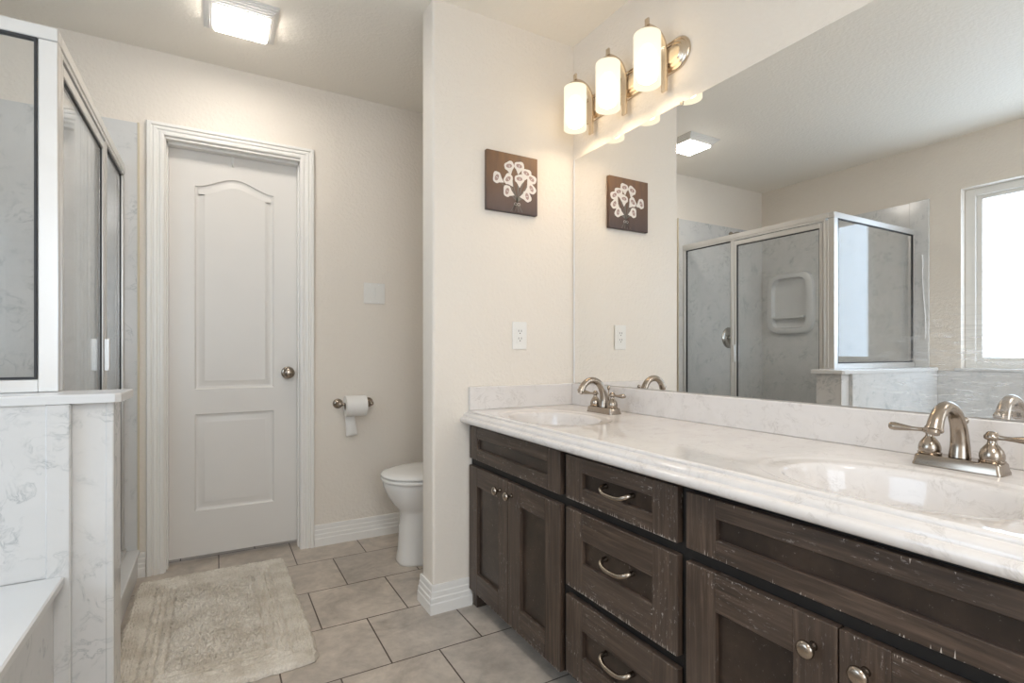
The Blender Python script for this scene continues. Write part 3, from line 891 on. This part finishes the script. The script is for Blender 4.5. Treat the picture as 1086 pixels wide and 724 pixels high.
# ------------------------------------------------------------------ faucets
def faucet(cy, label):
    f = empty('faucet', (1.325, cy, TOPZ), label, 'faucet', 'two-handle faucets on the vanity')
    z = TOPZ + 0.0004
    bm = bmesh.new()
    lv = [(0.0, 0.0745, 0.028), (0.004, 0.0745, 0.028), (0.009, 0.0725, 0.0262), (0.020, 0.0712, 0.0250), (0.0225, 0.069, 0.0230)]
    rows = []
    for (dz_, hy, hx) in lv:
        row = []
        rc = 0.008
        for (sx, sy, a0) in ((1, 1, 0), (-1, 1, 90), (-1, -1, 180), (1, -1, 270)):
            for k in range(5):
                a = math.radians(a0 + k * 22.5)
                row.append(bm.verts.new((1.325 + sx * (hx - rc) + rc * math.cos(a), cy + sy * (hy - rc) + rc * math.sin(a), z + dz_)))
        rows.append(row)
    n = len(rows[0])
    for A, B in zip(rows, rows[1:]):
        for i in range(n): bm.faces.new((A[i], A[(i + 1) % n], B[(i + 1) % n], B[i]))
    bm.faces.new(rows[0]); bm.faces.new(rows[-1])
    obj('base_plate', bm, 'nickel', f, auto=35)
    bm = bmesh.new()
    zz = z + 0.0228
    pts = [(1.326, cy, zz), (1.327, cy, zz + 0.03), (1.320, cy, zz + 0.064), (1.302, cy, zz + 0.092), (1.275, cy, zz + 0.105), (1.247, cy, zz + 0.102), (1.226, cy, zz + 0.086), (1.215, cy, zz + 0.066)]
    rr = [0.0185, 0.0160, 0.0143, 0.0132, 0.0124, 0.0122, 0.0128, 0.0142]
    tube(bm, smooth_path(pts, 6), lerp_list(rr, 6), 20)
    e = Vector((1.215, cy, zz + 0.066)); dn = Vector((-0.45, 0, -0.89)).normalized()
    tube(bm, [e, e + dn * 0.003, e + dn * 0.004, e + dn * 0.010], [0.0152, 0.0152, 0.0110, 0.0105], 20)
    obj('spout', bm, 'nickel', f, auto=45)
    for s_ in (1, -1):
        bm = bmesh.new()
        y = cy + s_ * 0.0515
        lathe(bm, [(0.0205, 0.0), (0.0215, 0.003), (0.0190, 0.005), (0.0200, 0.009), (0.0198, 0.015), (0.0175, 0.023), (0.0130, 0.030), (0.0088, 0.035), (0.0072, 0.039), (0.0072, 0.043), (0.0110, 0.0445), (0.0130, 0.047), (0.0128, 0.052), (0.0095, 0.0550), (0.0085, 0.058), (0.006, 0.060), (0.0, 0.061)], (1.325, y, zz), 'z', 28)
        pl_ = [(1.325, y + s_ * 0.006, zz + 0.0495), (1.3245, y + s_ * 0.019, zz + 0.0490), (1.3235, y + s_ * 0.032, zz + 0.0488), (1.322, y + s_ * 0.048, zz + 0.0495), (1.3205, y + s_ * 0.064, zz + 0.0505), (1.320, y + s_ * 0.072, zz + 0.051), (1.320, y + s_ * 0.075, zz + 0.051)]
        tube(bm, smooth_path(pl_, 4), lerp_list([0.0062, 0.0052, 0.0058, 0.0088, 0.0115, 0.0100, 0.003], 4), 14, flat=(1.0, 0.80))
        obj('lever_handle', bm, 'nickel', f, auto=50)
    bm = bmesh.new()
    tube(bm, [(1.350, cy, zz - 0.002), (1.350, cy, zz + 0.070)], 0.0025, 8)
    lathe(bm, [(0.003, 0.066), (0.006, 0.070), (0.0068, 0.076), (0.004, 0.081), (0.0, 0.082)], (1.350, cy, zz), 'z', 14)
    obj('lift_rod', bm, 'nickel', f, smooth=True)
faucet(0.478, 'brushed nickel two-handle faucet at the nearer sink, large at the right')
faucet(1.606, 'brushed nickel two-handle faucet at the farther sink, by the partition wall')

# ------------------------------------------------------------------ mirror
b = bmesh.new()
box(b, A_ - 0.006, A_ - 0.0004, 0.16, 1.9385, 0.8945, 1.914, 0.0012)
mir = tag(obj('wall_mirror', b, 'mirror_glass'), 'large frameless wall mirror above the vanity backsplash, streaked at its lower right', 'mirror')
b = bmesh.new(); box(b, A_ - 0.0085, A_ - 0.0062, 1.30, 1.312, 1.905, 1.9145, 0.0005); box(b, A_ - 0.0085, A_ - 0.0004, 1.30, 1.312, 1.9145, 1.918)
mc = obj('clip', b, 'dark_chrome'); mc.parent = mir
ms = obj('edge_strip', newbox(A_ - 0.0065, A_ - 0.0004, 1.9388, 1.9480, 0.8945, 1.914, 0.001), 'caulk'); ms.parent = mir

# ------------------------------------------------------------------ vanity light
vl = empty('vanity_light', (A_, 1.58, 2.098), 'brushed nickel vanity wall light with three lit frosted glass cylinder shades', 'wall light')
def stadium(ry, hz, x, bm, n=18):
    row = []
    for i in range(n + 1):
        a = -PI / 2 + PI * i / n; row.append(bm.verts.new((x, 1.58 + ry + hz * math.cos(a), 2.098 + hz * math.sin(a))))
    for i in range(n + 1):
        a = PI / 2 + PI * i / n; row.append(bm.verts.new((x, 1.58 - ry + hz * math.cos(a), 2.098 + hz * math.sin(a))))
    return row
b = bmesh.new()
prof = [(0.058, 0.0004), (0.058, 0.006), (0.054, 0.011), (0.049, 0.013), (0.047, 0.011), (0.044, 0.013), (0.040, 0.017), (0.036, 0.018), (0.034, 0.015), (0.031, 0.016), (0.028, 0.021), (0.024, 0.022)]
rows = [stadium(0.252, hz, A_ - x, b) for hz, x in prof]
n = len(rows[0])
for A, B in zip(rows, rows[1:]):
    for i in range(n): b.faces.new((A[i], A[(i + 1) % n], B[(i + 1) % n], B[i]))
b.faces.new(rows[-1])
obj('back_plate', b, 'lamp_nickel', vl, auto=50)
LX = 1.325
for ly in (1.792, 1.58, 1.368):
    b = bmesh.new()
    path = smooth_path([(1.409, ly, 1.975), (1.409, ly, 2.06), (1.409, ly, 2.110), (1.402, ly, 2.145), (1.382, ly, 2.172), (1.355, ly, 2.183), (1.325, ly, 2.184)], 5)
    # flat band
    rws = []
    for i, p in enumerate(path):
        t_ = (path[min(i + 1, len(path) - 1)] - path[max(i - 1, 0)]).normalized()
        nn = Vector((-t_.z, 0, t_.x))
        rws.append([b.verts.new(p + nn * 0.0035 + Vector((0, 0.0125, 0))), b.verts.new(p + nn * 0.0035 - Vector((0, 0.0125, 0))), b.verts.new(p - nn * 0.0035 - Vector((0, 0.0125, 0))), b.verts.new(p - nn * 0.0035 + Vector((0, 0.0125, 0)))])
    for A, B in zip(rws, rws[1:]):
        for i in range(4): b.faces.new((A[i], A[(i + 1) % 4], B[(i + 1) % 4], B[i]))
    b.faces.new(rws[0]); b.faces.new(rws[-1])
    obj('arm', b, 'lamp_nickel', vl, auto=40)
    b = bmesh.new()
    lathe(b, [(0.006, 0.023), (0.016, 0.022), (0.026, 0.015), (0.033, 0.006), (0.034, 0.001), (0.032, 0.0005)], (LX, ly, 2.1555), 'z', 32)
    obj('shade_cap', b, 'lamp_nickel', vl, auto=50)
    b = bmesh.new(); box(b, LX - 0.004, LX + 0.004, ly - 0.009, ly + 0.009, 2.1858, 2.212, 0.001)
    obj('finial', b, 'lamp_nickel', vl)
    b = bmesh.new()
    lathe(b, [(0.010, 0.1785), (0.0440, 0.1785), (0.0468, 0.1770), (0.0475, 0.174), (0.0475, 0.0), (0.0445, 0.0), (0.0445, 0.174)], (LX, ly, 1.977), 'z', 40, cap=False)
    obj('shade', b, 'frosted_shade', vl, smooth=True)
    b = bmesh.new()
    lathe(b, [(0.0, 0.0), (0.020, 0.002), (0.032, 0.010), (0.038, 0.026), (0.038, 0.078), (0.032, 0.105), (0.018, 0.128), (0.0, 0.136)], (LX, ly, 1.986), 'z', 24)
    obj('bulb', b, 'lit_bulb', vl, smooth=True)

# ------------------------------------------------------------------ ceiling light
cl = empty('ceiling_light', (0.093, 2.46, C), 'square ceiling fan light with a lit white lens and ribbed white housing', 'ceiling light')
b = bmesh.new()
def rect_rows(levels):
    rows = []
    for (x0, x1, y0, y1, z) in levels:
        rows.append([b.verts.new(p) for p in ((x0, y0, z), (x1, y0, z), (x1, y1, z), (x0, y1, z))])
    for A, B in zip(rows, rows[1:]):
        for i in range(4): b.faces.new((A[i], A[(i + 1) % 4], B[(i + 1) % 4], B[i]))
    return rows
bx0, bx1, by0, by1 = -0.045, 0.230, 2.325, 2.612
ix0, ix1, iy0, iy1 = -0.007, 0.197, 2.367, 2.552
lev = []
for k in range(5):
    u = k / 5
    z = C - 0.0005 - u * 0.030
    L = lambda a, c_: a + (c_ - a) * u
    lev.append((L(bx0, ix0), L(bx1, ix1), L(by0, iy0), L(by1, iy1), z))
    lev.append((L(bx0, ix0), L(bx1, ix1), L(by0, iy0), L(by1, iy1), z - 0.0042))
    s_ = 0.004
    lev.append((L(bx0, ix0) + s_, L(bx1, ix1) - s_, L(by0, iy0) + s_, L(by1, iy1) - s_, z - 0.0046))
lev.append((ix0 - 0.002, ix1 + 0.002, iy0 - 0.002, iy1 + 0.002, C - 0.0335))
r_ = rect_rows(lev); b.faces.new(r_[-1])
obj('housing', b, 'white_plastic', cl)
obj('lens', newbox(ix0 + 0.002, ix1 - 0.002, iy0 + 0.002, iy1 - 0.002, C - 0.040, C - 0.0338, 0.008, 3), 'lit_diffuser', cl, auto=40)

# ------------------------------------------------------------------ wall plates
sw = tag(obj('light_switch', newbox(0.717, 0.836, D - 0.007, D - 0.0004, 1.306, 1.422, 0.003, 2), 'white_plastic'), 'white double rocker switch plate on the wall right of the door', 'light switch')
for cx in (0.754, 0.800):
    b = newbox(cx - 0.017, cx + 0.017, D - 0.0085, D - 0.0066, 1.331, 1.397, 0.0006)
    bm2 = b; bmesh.ops.translate(bm2, verts=[v_ for v_ in bm2.verts if v_.co.z > 1.38 and v_.co.y < D - 0.008], vec=(0, -0.004, 0))
    ro = obj('rocker', b, 'white_plastic'); ro.parent = sw
    for zz in (1.316, 1.412):
        b = bmesh.new(); lathe(b, [(0.0, -0.0012), (0.0025, -0.001), (0.003, 0)], (cx, D - 0.0069, zz), 'y', 10)
        ro = obj('screw', b, 'caulk'); ro.parent = sw
ol = tag(obj('power_outlet', newbox(1.110, 1.181, P0 - 0.007, P0 - 0.0004, 1.047, 1.166, 0.003, 2), 'white_plastic'), 'white duplex power outlet on the partition wall below the picture', 'power outlet')
b = newbox(1.129, 1.162, P0 - 0.0085, P0 - 0.0066, 1.073, 1.140, 0.001)
re_ = obj('receptacle', b, 'white_plastic'); re_.parent = ol
b = bmesh.new()
for zz in (1.122, 1.090):
    for sx in (-0.0065, 0.0065):
        box(b, 1.1455 + sx - 0.0012, 1.1455 + sx + 0.0012, P0 - 0.0089, P0 - 0.0084, zz, zz + 0.009)
    lathe(b, [(0.0, -0.0005), (0.0026, -0.0005), (0.0026, 0)], (1.1455, P0 - 0.0084, zz - 0.006), 'y', 10)
sl = obj('socket_slots', b, 'dark_slot'); sl.parent = re_

# ------------------------------------------------------------------ lily picture
PX0, PX1, PZ0, PZ1, PYF = 0.978, 1.228, 1.630, 1.880, P0 - 0.020
pic = tag(obj('canvas_picture', newbox(PX0, PX1, PYF, P0 - 0.0005, PZ0, PZ1, 0.002), 'canvas_paint'), 'small square brown canvas painted with white calla lilies on the partition wall', 'picture')
def lily(bm, u, v_, ang, s, y):
    """open bloom: ring with a pointed tip and a darker heart, throat tapering to the stem."""
    cx, cz = PX0 + 0.25 * u, PZ1 - 0.25 * v_
    ca, sa = math.cos(ang), math.sin(ang)
    def tr(p, dy=0): return (cx + (p[0] * ca - p[1] * sa) * s, y - dy, cz + (p[0] * sa + p[1] * ca) * s)
    n = 22
    outer = []; inner = []
    for i in range(n):
        a = 2 * PI * i / n
        tip = 1.0 + 0.30 * max(0, math.cos(a - 0.6)) ** 8 + 0.04 * math.sin(5 * a)
        outer.append(tr((0.60 * math.sin(a) * tip, 0.46 * math.cos(a) * tip + 0.1), 0.0008))
        inner.append(tr((0.36 * math.sin(a), 0.21 * math.cos(a) + 0.14), 0.0009))
    O = [bm.verts.new(p) for p in outer]; I = [bm.verts.new(p) for p in inner]
    for i in range(n):
        f = bm.faces.new((O[i], O[(i + 1) % n], I[(i + 1) % n], I[i])); f.material_index = 0
    f = bm.faces.new(I); f.material_index = 1
    quad(bm, [tr((-0.50, -0.02), 0.0006), tr((0.50, -0.02), 0.0006), tr((0.10, -0.62), 0.0006), tr((-0.02, -0.80), 0.0006)], 0)
    quad(bm, [tr((-0.035, -0.02), 0.0013), tr((0.035, -0.02), 0.0013), tr((0.06, 0.24), 0.0013), tr((0.01, 0.25), 0.0013)], 0)
b = bmesh.new()
fl = [(0.43, 0.24, 0.25), (0.62, 0.21, -0.1), (0.21, 0.46, 1.15), (0.42, 0.46, 0.7), (0.76, 0.31, -0.35), (0.63, 0.43, 0.05), (0.86, 0.39, -0.6), (0.85, 0.55, -1.05), (0.41, 0.66, 1.25), (0.76, 0.69, -1.35)]
root = Vector((PX0 + 0.25 * 0.585, PZ1 - 0.25 * 0.80))
for (u, v_, a) in fl:
    p = Vector((PX0 + 0.25 * u, PZ1 - 0.25 * v_)); d_ = (root - p); q_ = Vector((-d_.y, d_.x)).normalized() * 0.0016
    quad(b, [(p.x - q_.x, PYF - 0.0003, p.y - q_.y), (p.x + q_.x, PYF - 0.0003, p.y + q_.y), (root.x + q_.x, PYF - 0.0003, root.y + q_.y), (root.x - q_.x, PYF - 0.0003, root.y - q_.y)], 2)
    r2 = root + Vector(((0.5 - u) * 0.09, -0.045))
    quad(b, [(root.x - 0.0012, PYF - 0.0003, root.y), (root.x + 0.0012, PYF - 0.0003, root.y), (r2.x + 0.0012, PYF - 0.0003, r2.y), (r2.x - 0.0012, PYF - 0.0003, r2.y)], 2)
for (u, v_, a) in fl: lily(b, u, v_, a, 0.041, PYF)
for s_ in (-1, 1):   # ribbon bow
    c0 = Vector((root.x, root.y - 0.012))
    ring_o, ring_i = [], []
    for i in range(12):
        a = 2 * PI * i / 12
        ring_o.append(b.verts.new((c0.x + s_ * (0.008 + 0.008 * math.cos(a)), PYF - 0.001, c0.y + 0.006 * math.sin(a))))
        ring_i.append(b.verts.new((c0.x + s_ * (0.008 + 0.0065 * math.cos(a)), PYF - 0.001, c0.y + 0.0046 * math.sin(a))))
    for i in range(12):
        b.faces.new((ring_o[i], ring_o[(i + 1) % 12], ring_i[(i + 1) % 12], ring_i[i]))
pf = obj('painted_lilies', b, ['lily_white', 'lily_heart', 'lily_stem']); pf.parent = pic

# ------------------------------------------------------------------ toilet paper
RYc, RZc = D - 0.070, 0.752
tph = empty('paper_holder', (0.655, D, 0.755), 'nickel toilet paper holder with two round posts on the wall right of the door', 'toilet paper holder')
for px in (0.578, 0.742):
    b = bmesh.new()
    lathe(b, [(0.027, 0.0), (0.027, -0.005), (0.024, -0.010), (0.019, -0.013), (0.011, -0.017), (0.008, -0.026), (0.008, -0.055), (0.012, -0.060), (0.0135, -0.070), (0.011, -0.080), (0.0, -0.083)], (px, D - 0.0004, 0.755), 'y', 26)
    obj('post', b, 'nickel', tph, smooth=True)
b = bmesh.new()
tube(b, [(0.584, RYc, 0.755), (0.598, RYc, 0.755), (0.722, RYc, 0.755), (0.737, RYc, 0.755)], [0.0085, 0.0075, 0.0075, 0.0085], 14)
obj('roller', b, 'nickel', tph, smooth=True)
b = bmesh.new()
x0, x1, R0, R1 = 0.603, 0.711, 0.020, 0.056
ZC = 0.755 - (R0 - 0.0085) * 0.9
lathe(b, [(R0, 0.0), (R1, 0.0), (R1, x1 - x0), (R0, x1 - x0), (R0, 0.0)], (x0, RYc, ZC), 'x', 48, cap=False)
roll = tag(obj('toilet_paper_roll', b, 'paper', auto=40), 'white toilet paper roll with a loose hanging end on the nickel holder', 'toilet paper')
b = bmesh.new()
lathe(b, [(R0, -0.0006), (R0 - 0.0015, -0.0006), (R0 - 0.0015, x1 - x0 + 0.0006), (R0, x1 - x0 + 0.0006)], (x0, RYc, ZC), 'x', 32, cap=False)
co = obj('core', b, 'cardboard', smooth=True); co.parent = roll
b = bmesh.new()
rws = []
for i in range(15):
    u = i / 14
    if i < 5:
        a = -0.75 * (1 - i / 4) - 0.25      # leaves the back of the roll
        y = RYc + math.cos(a) * (R1 + 0.001); z = ZC + math.sin(a) * (R1 + 0.001)
        a = -0.20 - 0.80 * i / 4
        y = RYc + math.cos(a) * (R1 + 0.001); z = ZC + math.sin(a) * (R1 + 0.001)
    else:
        w_ = (i - 4) / 10
        y = RYc + math.cos(-1.0) * (R1 + 0.001) - 0.012 * math.sin(w_ * 2.2); z = ZC + math.sin(-1.0) * (R1 + 0.001) - 0.118 * w_
    xr = x1 - 0.002 - 0.050 * min(1, max(0, (i - 2) / 3)) + 0.016 * max(0, u - 0.45) / 0.55
    xl = x0 + 0.003 + 0.006 * u
    rws.append([b.verts.new((xl + (xr - xl) * k / 6, y + 0.004 * math.sin(k * 0.9 + u * 3) * u, z + (0.006 * u * k / 6))) for k in range(7)])
for A, B in zip(rws, rws[1:]):
    for i in range(6): b.faces.new((A[i], A[i + 1], B[i + 1], B[i]))
lo_ = obj('loose_end', b, 'paper', smooth=True); lo_.parent = roll
sm_ = lo_.modifiers.new('thick', 'SOLIDIFY'); sm_.thickness = 0.0008

# ------------------------------------------------------------------ toilet
TYc = 2.51
toi = empty('toilet', (1.05, TYc, 0), 'white ceramic toilet with closed lid standing behind the partition wall', 'toilet')
def loft(bm, levels, n=40, ex=2.2):
    """levels: (xfront, xback, halfwidth, z, exponent)"""
    rows = []
    for lv in levels:
        xf, xb, hw, z = lv[:4]; e = lv[4] if len(lv) > 4 else ex
        cx, a = (xf + xb) / 2, (xb - xf) / 2
        row = []
        for i in range(n):
            t_ = 2 * PI * i / n; c, s = math.cos(t_), math.sin(t_)
            row.append(bm.verts.new((cx + a * math.copysign(abs(c) ** (2 / e), c), TYc + hw * math.copysign(abs(s) ** (2 / e), s), z)))
        rows.append(row)
    for A, B in zip(rows, rows[1:]):
        for i in range(n): bm.faces.new((A[i], A[(i + 1) % n], B[(i + 1) % n], B[i]))
    bm.faces.new(rows[0]); bm.faces.new(rows[-1])
b = bmesh.new()
loft(b, [(0.776, 1.38, 0.112, 0.0, 3), (0.776, 1.38, 0.112, 0.012, 3), (0.784, 1.375, 0.105, 0.05, 3), (0.792, 1.37, 0.100, 0.18, 2.8), (0.797, 1.37, 0.100, 0.235, 2.6), (0.785, 1.37, 0.112, 0.262, 2.4),
         (0.755, 1.37, 0.140, 0.295, 2.3), (0.730, 1.37, 0.162, 0.335, 2.2), (0.714, 1.37, 0.177, 0.375, 2.2), (0.709, 1.37, 0.181, 0.398, 2.2), (0.712, 1.37, 0.179, 0.404, 2.2)])
obj('bowl', b, 'ceramic', toi, smooth=True)
b = bmesh.new()
loft(b, [(0.706, 1.17, 0.182, 0.4065), (0.701, 1.175, 0.186, 0.411), (0.701, 1.175, 0.186, 0.420), (0.705, 1.17, 0.183, 0.4235)])
obj('seat', b, 'ceramic', toi, smooth=True)
b = bmesh.new()
loft(b, [(0.706, 1.19, 0.183, 0.4275), (0.700, 1.195, 0.187, 0.431), (0.701, 1.195, 0.186, 0.438), (0.712, 1.185, 0.176, 0.445), (0.75, 1.15, 0.145, 0.451), (0.85, 1.05, 0.06, 0.454)])
obj('lid', b, 'ceramic', toi, smooth=True)
b = bmesh.new(); box(b, 1.215, 1.425, TYc - 0.215, TYc + 0.215, 0.4045, 0.745, 0.02, 4)
ta = obj('tank', b, 'ceramic', toi, auto=40)
obj('tank_lid', newbox(1.205, 1.43, TYc - 0.225, TYc + 0.225, 0.7455, 0.78, 0.01, 3), 'ceramic', toi, auto=40)
b = bmesh.new(); tube(b, [(1.212, TYc + 0.15, 0.70), (1.20, TYc + 0.15, 0.70), (1.195, TYc + 0.10, 0.695)], 0.006, 10)
obj('flush_lever', b, 'chrome', toi, smooth=True)

# ------------------------------------------------------------------ bath rug
def rug():
    nx, ny = 250, 400
    x0, x1, y0, y1 = -0.298, 0.300, 1.835, 2.812
    rs = np.random.RandomState(3)
    X, Y = np.meshgrid(np.linspace(0, 1, nx), np.linspace(0, 1, ny), indexing='ij')
    wx, wy = (x1 - x0), (y1 - y0)
    dx = np.minimum(X, 1 - X) * wx; dy = np.minimum(Y, 1 - Y) * wy
    d = np.minimum(dx, dy)
    Z = np.full_like(X, 0.019)
    def smoothn(a, k):
        for _ in range(k):
            a = (a + np.roll(a, 1, 0) + np.roll(a, -1, 0) + np.roll(a, 1, 1) + np.roll(a, -1, 1)) / 5
        return a
    n1 = smoothn(rs.randn(nx, ny), 1); n1 /= n1.std()
    n3 = smoothn(rs.randn(nx, ny), 30); n3 /= n3.std()
    # plain flat edge, grooved frame bands, tufted field
    bands = [0.075, 0.098, 0.121, 0.150]
    for g in bands:
        Z -= 0.0125 * np.exp(-((d - g) / 0.0065) ** 2)
    rows_ = np.where(dx < dy, np.sin(dx / 0.0095 * 2 * np.pi), np.sin(dy / 0.0095 * 2 * np.pi))
    frame = (d < 0.150)
    Z += np.where(frame, 0.0022 * rows_, 0.0)
    Z += np.where(frame, 0.0011, 0.0036) * n1 + np.where(frame, 0.0004, 0.0026) * n3
    Z += np.where(d < 0.07, 0.0, np.where(frame, 0.003, 0.002))
    edge = np.clip(d / 0.010, 0, 1); Z = 0.0015 + (Z - 0.0015) * np.sqrt(edge)
    Z = np.maximum(Z, 0.0012)
    jit = smoothn(rs.randn(nx, ny), 10); jit /= jit.std()
    bm_v = []
    px = x0 + X * wx + 0.0018 * jit; py = y0 + Y * wy + 0.0018 * jit
    # round the corners and let the edges wander a little
    cr = 0.035
    ex_, ey_ = np.clip(cr - X * wx, 0, None) - np.clip(cr - (1 - X) * wx, 0, None), np.clip(cr - Y * wy, 0, None) - np.clip(cr - (1 - Y) * wy, 0, None)
    q = (np.abs(ex_) * np.abs(ey_)) / cr
    px += np.sign(ex_) * q * 0.30; py += np.sign(ey_) * q * 0.30
    px += 0.006 * np.sin(Y * 5.0 + 0.7) * X + 0.004 * np.sin(Y * 3.1); py += 0.010 * np.sin(X * 3.2) * (Y - 0.5) * 2 * 0.6
    verts = np.stack([px, py, Z], -1).reshape(-1, 3)
    idx = np.arange(nx * ny).reshape(nx, ny)
    faces = np.stack([idx[:-1, :-1], idx[1:, :-1], idx[1:, 1:], idx[:-1, 1:]], -1).reshape(-1, 4)
    me = bpy.data.meshes.new('bath_rug')
    me.from_pydata(verts.tolist(), [], faces.tolist())
    me.materials.append(M['rug_cotton']); me.shade_smooth()
    o = bpy.data.objects.new('bath_rug', me); COL.objects.link(o)
    return tag(o, 'cream tufted cotton bath rug with ridged border on the tile floor', 'rug')
rug()
for o in bpy.data.objects:
    if '_w' in o: del o['_w']
